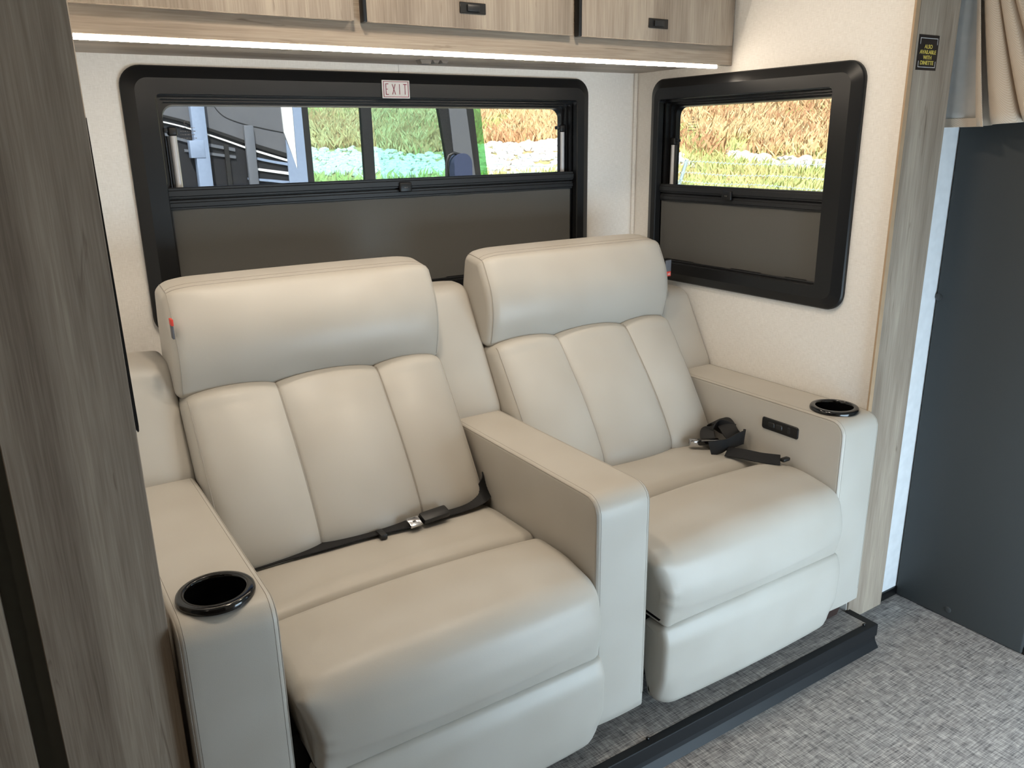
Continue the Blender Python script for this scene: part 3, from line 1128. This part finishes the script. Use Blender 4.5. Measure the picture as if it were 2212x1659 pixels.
t = empty('seat_belt', (-0.22, -0.66, 0.44))
tag(t, 'black lap belt heaped in loops on the right seat beside the switch panel', 'seat belt')
ribbon('webbing', [(-0.155, -0.535, 0.455), (-0.165, -0.575, 0.485), (-0.18, -0.62, 0.495), (-0.19, -0.655, 0.478), (-0.175, -0.672, 0.457)],
       [(1, .2, 0.0), (1, .3, .0), (.9, .3, .35), (.9, .1, .5), (.9, .2, .4)], 0.046, 'webbing', t)
ribbon('webbing', [(-0.245, -0.625, 0.452), (-0.225, -0.600, 0.478), (-0.195, -0.612, 0.487), (-0.172, -0.648, 0.478)],
       [(.4, -.9, .1), (.5, -.8, .3), (.4, -.6, .5), (.5, -.2, .7)], 0.040, 'webbing', t)
ribbon('webbing', [(-0.285, -0.668, 0.456), (-0.255, -0.690, 0.466), (-0.215, -0.692, 0.472), (-0.178, -0.690, 0.474), (-0.165, -0.675, 0.468)],
       [(.25, -.25, .8), (.2, -.3, .9), (0, -.15, 1), (0, -.1, 1), (.2, 0, 1)], 0.042, 'webbing', t)
ribbon('webbing', [(-0.255, -0.700, 0.452), (-0.235, -0.740, 0.4535), (-0.215, -0.785, 0.453), (-0.185, -0.822, 0.452)],
       [(-.8, -.35, -.28)] * 4, 0.040, 'webbing', t)
bm = bmesh.new()
add_box(bm, (-0.188, -0.836, 0.449), (-0.162, -0.822, 0.459), 0.003, 2)
bm_obj('strap_end', bm, 'black_plastic', t, True, 40)
tb = bmesh.new()
add_box(tb, (-0.012, -0.012, -0.008), (0.012, 0.012, 0.008), 0.003, 2)
c = bm_obj('tongue', tb, 'chrome', None, True, 40)
c.data.transform(Matrix.Translation((-0.288, -0.610, 0.458)) @ Matrix.Rotation(-0.5, 4, 'Z'))
c.parent = t
c.matrix_parent_inverse = wmat(t).inverted()
tb = bmesh.new()
add_box(tb, (-0.03, -0.012, -0.007), (0.03, 0.012, 0.007), 0.003, 2)
c = bm_obj('buckle_body', tb, 'gloss_black', None, True, 40)
c.data.transform(Matrix.Translation((-0.254, -0.633, 0.459)) @ Matrix.Rotation(-0.5, 4, 'Z'))
c.parent = t
c.matrix_parent_inverse = wmat(t).inverted()
tube('buckle_trim', [(-0.279, -0.630, 0.466), (-0.231, -0.656, 0.466)], 0.0016, 'chrome', t, 6)

# ------------------------------------------------------------------ dark panel and curtain at the right
t = empty('dark_panel', (0.31, -1.08, ZM))
tag(t, 'tall dark grey panel with round buttons at the right edge', 'panel')
bm = bmesh.new()
add_box(bm, (0.293, -1.272, ZM + 0.0005), (0.330, -0.907, 1.90), 0.007, 3)
bm_obj('panel', bm, 'panel_dark', t, True, 40)
for y, z in ((-0.915, 0.844), (-1.068, -0.038)):
    n = 20
    loops = [[(0.293 - d, y + r * math.cos(2 * PI * k / n), z + r * math.sin(2 * PI * k / n)) for k in range(n)] for r, d in ((0.0095, 0.0), (0.0095, 0.0012), (0.0075, 0.0028), (0.003, 0.0033))]
    loft('button', loops, 'panel_button', t, cap1=True, smooth=True, auto=50)
tag(box('black_foot_block', (0.296, -1.30, ZM + 0.0003), (0.33, -1.2725, -0.045), 'seal_black', None, 0.003), 'black foot block by the dark panel at right frame edge', 'block')

t = empty('curtain', (0.22, -1.0, 1.28))
tag(t, 'beige woven curtain gathered in folds at the upper right', 'curtain')


def sheet(name, plan, zb, zt, mat, th=0.0012, pinch=0.55, pivot=(0.235, -0.97), zbf=None):
    """hanging cloth following a plan path, gathered towards the top"""
    P = np.array(plan, float)
    n = len(P)
    out = []
    for i in range(n - 1):
        p0, p1, p2, p3 = P[max(i - 1, 0)], P[i], P[i + 1], P[min(i + 2, n - 1)]
        for j in range(10):
            u = j / 10
            out.append(0.5 * ((2 * p1) + (-p0 + p2) * u + (2 * p0 - 5 * p1 + 4 * p2 - p3) * u * u + (-p0 + 3 * p1 - 3 * p2 + p3) * u ** 3))
    out.append(P[-1])
    out = np.array(out)
    rows = []
    pv = np.array(pivot)
    for k in range(25):
        f = k / 24
        row = []
        for i, q in enumerate(out):
            lo = zb + (zbf(i / (len(out) - 1)) if zbf else 0)
            g = 1 - (1 - pinch) * min(1, (zt - lo) * f / 0.42) ** 0.9
            c = pv + (q - pv) * g
            row.append((c[0], c[1], lo + (zt - lo) * f))
        rows.append(row)
    o = loft(name, rows, mat, t, closed_rings=False, smooth=True)
    md = o.modifiers.new('thickness', 'SOLIDIFY')
    md.thickness = th
    md.offset = 0
    return o


PV = (0.235, -0.905)
sheet('liner', [(0.215, -0.905), (0.203, -0.935), (0.212, -0.965), (0.201, -1.004)], 1.292, 1.88, 'liner_cloth', pinch=0.25, pivot=PV)
sheet('hem', [(0.2005, -0.999), (0.197, -1.008), (0.1965, -1.017)], 1.281, 1.88, 'curtain_weave', 0.002, pinch=0.25, pivot=PV)
sheet('bottom_hem', [(0.213, -0.905), (0.201, -0.935), (0.210, -0.965), (0.198, -1.006), (0.1955, -1.0175)], 1.2795, 1.300, 'curtain_weave', 0.002, pinch=0.25, pivot=PV)
sheet('drape', [(0.268, -0.91), (0.262, -0.97), (0.240, -1.012), (0.214, -1.028), (0.204, -1.046), (0.206, -1.066), (0.218, -1.082), (0.242, -1.086), (0.216, -1.098), (0.208, -1.112), (0.214, -1.134), (0.246, -1.142), (0.222, -1.158), (0.216, -1.175), (0.25, -1.195), (0.272, -1.205)],
      1.276, 1.88, 'curtain_weave', 0.0025, pinch=0.25, pivot=PV, zbf=lambda u: 0.004 + 0.018 * u)

# ------------------------------------------------------------------ ceiling lamps (out of frame)
for i, (x, y) in enumerate(((-0.68, -0.92), (-1.28, -0.80), (-2.6, -2.0))):
    t = empty('ceiling_lamp', (x, y, CEIL - 0.02))
    tag(t, ('round ceiling lamp nearest the end window', 'round ceiling lamp above the sofa middle', 'round ceiling lamp behind the left board')[i], 'lamp', 'round ceiling lamps')
    n = 32
    loops = [[(x + r * math.cos(2 * PI * k / n), y + r * math.sin(2 * PI * k / n), CEIL - d) for k in range(n)] for r, d in ((0.075, 0.0), (0.075, 0.010), (0.06, 0.016), (0.055, 0.012))]
    loft('housing', loops, 'ceiling_white', t, smooth=True, auto=30)
    loops = [[(x + r * math.cos(2 * PI * k / n), y + r * math.sin(2 * PI * k / n), CEIL - d) for k in range(n)] for r, d in ((0.055, 0.011), (0.01, 0.011))]
    loft('lens', loops, 'lamp_glow', t, cap1=True)
    L = light('lamp_light', 'AREA', (x, y, CEIL - 0.02), (4.5 if i < 2 else 2.0), (1.0, 0.85, 0.68), shape='DISK', size=0.11)
    L.parent = t
    L.matrix_parent_inverse = wmat(t).inverted()

# ------------------------------------------------------------------ outdoors
GZ = -0.95
NV = Vector((math.sin(math.radians(36)), math.cos(math.radians(36))))       # direction in which the bank climbs
TV = Vector((NV.y, -NV.x))


def hill(x, y):
    t_ = x * NV.x + y * NV.y
    s_ = x * TV.x + y * TV.y
    z = GZ + 0.165 * max(0.0, t_ - 37.0)
    z += 0.25 * math.sin(s_ * 0.21 + 1.0) * min(1, max(0, (t_ - 34) / 12)) + 0.12 * math.sin(t_ * 0.6 + s_ * 0.4) * min(1, max(0, (t_ - 30) / 12))
    return z


def st(s_, t_):
    p = NV * t_ + TV * s_
    return p.x, p.y


rows = []
for t_ in np.concatenate([np.linspace(4, 34, 16), np.linspace(35, 90, 56)]):
    row = []
    for s_ in np.linspace(-45, 45, 91):
        x, y = st(s_, t_)
        row.append((x, y, hill(x, y)))
    rows.append(row)
o = loft('ground', rows, 'hill_ground', None, closed_rings=False, smooth=True)
tag(o, 'sunlit grassy bank rising outside the windows', 'ground', kind='structure')
tag(box('parking_lot', (-30, 0.3, GZ - 0.3), (30, 18, GZ - 0.01), 'asphalt'), 'pale parking lot ground outside the long window', 'ground', kind='structure')


def rocky(s_, t_):
    """where the white riprap lies"""
    b = math.sin(s_ * 0.33 + 0.7) * 1.6 + math.sin(s_ * 0.9) * 0.7
    if s_ < 6.5:
        return 40.2 + b * 0.4 < t_ < 49.0 + b
    if s_ < 9.2:
        return False
    return 42.6 - 0.22 * (s_ - 9) + b * 0.2 < t_ < 45.6 - 0.12 * (s_ - 9) + b * 0.5 and (math.sin(s_ * 1.1 + t_ * 0.9) > -0.75)


def blades(name, n, cond, mat, hmin, hmax, w, label):
    V, F = [], []
    k = 0
    tries = 0
    while k < n and tries < n * 12:
        tries += 1
        s_ = random.uniform(-24, 22)
        t_ = random.uniform(28, 76)
        if not cond(s_, t_):
            continue
        x, y = st(s_, t_)
        z = hill(x, y)
        h = random.uniform(hmin, hmax)
        a = random.uniform(0, PI)
        dx, dy = math.cos(a) * w / 2, math.sin(a) * w / 2
        lx, ly = random.gauss(0, 0.4) * h, random.gauss(0, 0.4) * h
        i = len(V)
        V += [(x - dx, y - dy, z - 0.05), (x + dx, y + dy, z - 0.05), (x + lx * .4 + dx * .8, y + ly * .4 + dy * .8, z + h * 0.6), (x + lx, y + ly, z + h)]
        F += [(i, i + 1, i + 2), (i, i + 2, i + 3)]
        k += 1
    me = bpy.data.meshes.new(name)
    me.from_pydata(V, [], F)
    o = link(name, me, mat)
    return tag(o, label, 'grass', kind='stuff')


def nz(s_, t_):
    return math.sin(s_ * 0.45 + 1.7) + math.sin(t_ * 0.35 + s_ * 0.2) + 0.8 * math.sin(s_ * 1.3 - t_ * 0.6)


blades('dry_grass', 26000, lambda s, q: not rocky(s, q) and q > 45 + 2 * math.sin(s * .4) and nz(s, q) > -0.6, 'grass_tan', 0.35, 0.95, 0.10, 'tall dry tan grass covering the bank')
blades('brown_brush', 16000, lambda s, q: not rocky(s, q) and q > 46 + 2 * math.sin(s * .4 + 1) and nz(s + 3, q) < 0.9, 'grass_brown', 0.35, 0.9, 0.10, 'reddish brown brush on the bank')
blades('green_grass', 30000, lambda s, q: not rocky(s, q) and (q < 45.5 or q > 62 or (4.5 < s < 9.5 and q < 53 and nz(s, q) < 0.9) or nz(s + 8, q) > 1.0), 'grass_green', 0.25, 0.6, 0.09, 'green and yellow grass at the foot of the bank')

# riprap: the nearest stones one by one, the rest in one heap
rock_meshes = []
for k in range(7):
    bm = bmesh.new()
    bmesh.ops.create_icosphere(bm, subdivisions=1, radius=0.5)
    for v in bm.verts:
        v.co *= random.uniform(0.75, 1.15)
        v.co.z *= 0.65
    me = bpy.data.meshes.new('stone')
    bm.to_mesh(me)
    bm.free()
    me.materials.append(MATS['rock_white'])
    rock_meshes.append(me)
spots = []
while len(spots) < 2600:
    s_, t_ = random.uniform(-22, 21), random.uniform(39, 51)
    if rocky(s_, t_):
        spots.append((s_, t_))


def seen(s_, t_):
    """stones in the line of the two windows"""
    x, y = st(s_, t_)
    d = Vector((x, y, hill(x, y) + 0.1)) - CAM_POS
    q1 = -CAM_POS.y / d.y
    p1 = CAM_POS + d * q1
    if -1.43 < p1.x < -0.27 and 1.17 < p1.z < 1.36:
        return True
    q2 = -CAM_POS.x / d.x
    p2 = CAM_POS + d * q2
    return -0.72 < p2.y < -0.14 and 1.13 < p2.z < 1.36


vis = [p for p in spots if seen(*p)]
vis.sort(key=lambda p: p[1])
single = vis[:300]
ss = set(single)
for k, (s_, t_) in enumerate(single):
    x, y = st(s_, t_)
    o = bpy.data.objects.new('stone', rock_meshes[k % 7])
    o.location = (x, y, hill(x, y) + 0.08)
    sc = random.uniform(0.30, 0.62)
    o.scale = (sc, sc * random.uniform(0.7, 1.2), sc)
    o.rotation_euler = (random.uniform(-.4, .4), random.uniform(-.4, .4), random.uniform(0, 6.28))
    COL.objects.link(o)
    tag(o, 'one of the bleached white stones heaped on the bank outside', 'stone', 'white stones on the bank')
bm = bmesh.new()
for (s_, t_) in spots:
    if (s_, t_) in ss:
        continue
    x, y = st(s_, t_)
    sc = random.uniform(0.30, 0.62)
    n0 = len(bm.verts)
    bm.from_mesh(rock_meshes[random.randrange(7)])
    bm.verts.ensure_lookup_table()
    M = Matrix.Translation((x, y, hill(x, y) + 0.06)) @ Matrix.Rotation(random.uniform(0, 6.28), 4, 'Z') @ Matrix.Scale(sc, 4)
    for v in bm.verts[n0:]:
        v.co = M @ v.co
tag(bm_obj('stone_heap', bm, 'rock_white'), 'further white stones spread over the bank', 'stones', kind='stuff')

# barbed wire fence
def fence_pt(u):
    a = Vector((16.84, 17.41))          # by the leaning post
    b2 = Vector((16.20, 11.40))
    d = (b2 - a)
    return a + d * u


t = None
post_x = fence_pt(0.0)
lean = Vector((0.19, -0.19, 1.0))
zg = hill(post_x.x, post_x.y)
for k, u in enumerate((-2.6, 0.0)):
    q = fence_pt(u)
    ln = lean if k == 1 else Vector((0.05, 0, 1))
    base = Vector((q.x, q.y, GZ - 0.02))
    top = base + Vector((ln.x, ln.y, 1.0)) * 1.55
    po = empty('fence_post', base)
    tag(po, 'leaning pale metal fence post outside the end window' if k == 1 else 'upright pale metal fence post beyond the neighbouring coach', 'fence post', 'fence posts on the bank')
    tube('post', [base, top], 0.055, 'post_metal', po, 8)
    tube('post_cap', [top, top + Vector((0, 0, 0.03))], [0.06, 0.02], 'post_metal', po, 8)
for k, z in enumerate((0.54, 0.21, -0.05)):
    bm = bmesh.new()
    pts = []
    for u in np.linspace(-2.6, 1.6, 80):
        q = fence_pt(u)
        pts.append((q.x, q.y, z + 0.02 * math.sin(u * 9 + k)))
    add_tube(bm, pts, 0.010, 5)
    for u in np.linspace(-2.5, 1.5, 150):
        q = fence_pt(u)
        p = Vector((q.x, q.y, z + 0.02 * math.sin(u * 9 + k)))
        add_tube(bm, [p + Vector((-.03, .02, -.04)), p + Vector((.03, -.02, .04))], 0.007, 4)
    tag(bm_obj('barbed_wire', bm, 'wire_metal'), ('topmost barbed wire strand', 'middle barbed wire strand', 'lowest barbed wire strand')[k] + ' of the fence outside the end window', 'wire', 'barbed wire strands')

# ------------------------------------------------------------------ the neighbouring motorhome
RY = 5.0                            # its near side
t = empty('motorhome', (0.5, RY + 1.2, GZ))
tag(t, 'parked grey motorhome seen through the long window, cab glass and mirror', 'vehicle')


def plate(name, pts, y, mat, parent=None, th=0.03):
    return loft(name, [[(x, y, z) for x, z in pts], [(x, y + th, z) for x, z in pts]], mat, parent or t, cap0=True, cap1=True)


plate('side_panel', [(-5.0, -0.5), (0.50, -0.5), (0.50, 2.5), (-5.0, 2.5)], RY, 'coach_paint')
plate('lower_panel', [(0.50, -0.5), (2.60, -0.5), (2.60, 0.74), (0.50, 0.74)], RY, 'coach_silver')
plate('upper_panel', [(0.50, 1.86), (2.20, 1.86), (2.10, 2.5), (0.50, 2.5)], RY, 'coach_silver')
plate('far_side_rear', [(-5.0, -0.5), (0.42, -0.5), (0.42, 2.5), (-5.0, 2.5)], RY + 2.4, 'coach_paint')
plate('far_side_low', [(0.42, -0.5), (2.60, -0.5), (2.60, 0.55), (0.42, 0.55)], RY + 2.4, 'coach_silver')
plate('far_side_top', [(0.42, 1.95), (2.20, 1.95), (2.10, 2.5), (0.42, 2.5)], RY + 2.4, 'coach_silver')
box('roof', (-5.0, RY, 2.5), (2.1, RY + 2.43, 2.56), 'coach_white', t)
box('cab_floor', (-5.0, RY + .03, -0.5), (2.6, RY + 2.4, -0.45), 'coach_dash', t)
box('cab_partition', (0.40, RY + 0.03, -0.45), (0.44, RY + 0.5, 2.5), 'coach_dash', t)
# silver sweep: light upper paint area with curved lower edge
def curve(pts, n=14):
    P = np.array(pts, float)
    out = []
    m = len(P)
    for i in range(m - 1):
        p0, p1, p2, p3 = P[max(i - 1, 0)], P[i], P[i + 1], P[min(i + 2, m - 1)]
        for j in range(n):
            u = j / n
            out.append(tuple(0.5 * ((2 * p1) + (-p0 + p2) * u + (2 * p0 - 5 * p1 + 4 * p2 - p3) * u * u + (-p0 + 3 * p1 - 3 * p2 + p3) * u ** 3)))
    out.append(tuple(P[-1]))
    return out


def sweep(name, cpts, w0, w1, mat, y):
    C = curve(cpts)
    n = len(C)
    up = [(x, z + (w0 + (w1 - w0) * i / (n - 1))) for i, (x, z) in enumerate(C)]
    return plate(name, C + up[::-1], y, mat, None, 0.012)


base_c = [(-0.75, 1.55), (-0.40, 1.47), (-0.10, 1.37), (0.15, 1.28), (0.50, 1.17)]
C = curve(base_c)
plate('silver_paint', C + [(0.50, 2.49), (-0.75, 2.49)], RY - 0.012, 'coach_silver', None, 0.011)
sweep('black_sweep', base_c, -0.015, -0.035, 'coach_black', RY - 0.016)
sweep('pale_sweep', [(x, z - 0.05) for x, z in base_c], -0.008, -0.02, 'coach_white', RY - 0.016)
sweep('fine_line', [(-0.20, 1.80), (-0.12, 1.55), (0.05, 1.44), (0.5, 1.34)], 0.006, 0.006, 'coach_black', RY - 0.016)
sweep('grey_stripe', [(-0.62, 1.40), (-0.4, 1.32), (-0.2, 1.28), (0.0, 1.24)], -0.02, -0.028, 'coach_stripe', RY - 0.016)
sweep('grey_stripe', [(-0.4, 1.24), (-0.2, 1.21), (0.0, 1.18)], -0.02, -0.024, 'coach_stripe', RY - 0.016)
for k in range(3):
    sweep('pale_stripe', [(0.14 - .03 * k, 1.17 - 0.085 * k), (0.3, 1.135 - 0.08 * k), (0.50, 1.10 - 0.075 * k)], -0.018, -0.026, 'coach_blue' if k != 1 else 'coach_white', RY - 0.016)
# awning arm with its bracket
box('awning_arm', (-0.332, RY - 0.10, 0.2), (-0.225, RY - 0.02, 2.3), 'coach_blue', t, 0.006)
box('awning_bracket', (-0.372, RY - 0.105, 1.17), (-0.26, RY - 0.02, 1.305), 'coach_blue', t, 0.004)
box('grab_rail', (0.08, RY - 0.06, 0.6), (0.16, RY - 0.02, 1.42), 'coach_stripe', t, 0.01)
box('trim_channel', (-0.09, RY - 0.03, 0.6), (-0.055, RY - 0.001, 1.27), 'coach_black', t)
plate('white_wedge', [(0.405, 2.0), (0.42, 1.36), (0.505, 1.06), (0.51, 2.0)], RY - 0.035, 'coach_white', None, 0.02)  # white sky reflection put into the wedge's colour
plate('blue_strip', [(0.43, 0.3), (0.515, 0.3), (0.60, 0.3), (0.585, 2.0), (0.515, 2.0), (0.51, 1.06), (0.43, 1.30)], RY - 0.03, 'coach_blue', None, 0.02)  # pale blue sky reflection put into the strip's colour
plate('gasket', [(0.60, 0.6), (0.655, 0.6), (0.64, 2.0), (0.585, 2.0)], RY - 0.03, 'coach_black', None, 0.03)
plate('window_post', [(1.135, 0.7), (1.235, 0.7), (1.235, 1.9), (1.135, 1.9)], RY - 0.02, 'coach_black', None, 0.05)
plate('front_gasket', [(2.045, 0.7), (2.10, 0.7), (2.02, 1.55), (1.92, 1.9), (1.86, 1.9), (1.92, 1.52)], RY - 0.02, 'coach_black', None, 0.05)
plate('front_pillar', [(2.10, 0.7), (2.32, 0.7), (2.21, 1.55), (2.10, 1.9), (1.92, 1.9), (2.02, 1.55)], RY - 0.03, 'coach_silver', None, 0.06)
plate('windshield_gasket', [(2.32, 0.7), (2.385, 0.7), (2.295, 1.55), (2.18, 1.9), (2.10, 1.9), (2.21, 1.55)], RY - 0.02, 'coach_black', None, 0.05)
for x0, x1 in ((0.65, 1.135), (1.235, 2.08)):
    plate('side_glass', [(x0, 0.72), (x1, 0.72), (x1 - (0.12 if x1 > 2 else 0), 1.88), (x0, 1.88)], RY + 0.01, 'green_glass', None, 0.008)
# wrap-round windshield
loops = []
for k in range(13):
    a = k / 12
    yy = RY + 0.02 + 2.36 * a
    bulge_ = 0.16 * math.sin(PI * a) ** 0.5
    loops.append([(2.37 + bulge_, yy, 0.7), (2.29 + bulge_, yy, 1.5), (2.13 + bulge_ * 0.8, yy, 1.95), (2.05 + bulge_ * 0.6, yy, 2.3)])
loft('windshield', loops, 'green_glass', t, closed_rings=False, smooth=True)
plate('windshield_edge', [(2.385, 0.7), (2.475, 0.7), (2.385, 1.55), (2.28, 1.9), (2.18, 1.9), (2.295, 1.55)], RY + 0.0, 'green_edge', None, 0.01)
# mirror
mt = loft('mirror_housing', [[(x, y, z) for x, z in rrect(1.80, 1.985, 0.60, 1.160, 0.085, 6)] for y in (RY - 0.50, RY - 0.40)], 'coach_mirror', t, cap0=True, cap1=True, smooth=True, auto=30)
tube('mirror_arm', [(1.735, RY - 0.46, 0.6), (1.74, RY - 0.46, 1.08), (1.765, RY - 0.46, 1.145), (1.82, RY - 0.46, 1.165), (1.88, RY - 0.46, 1.15)], 0.014, 'coach_black', mt, 8)
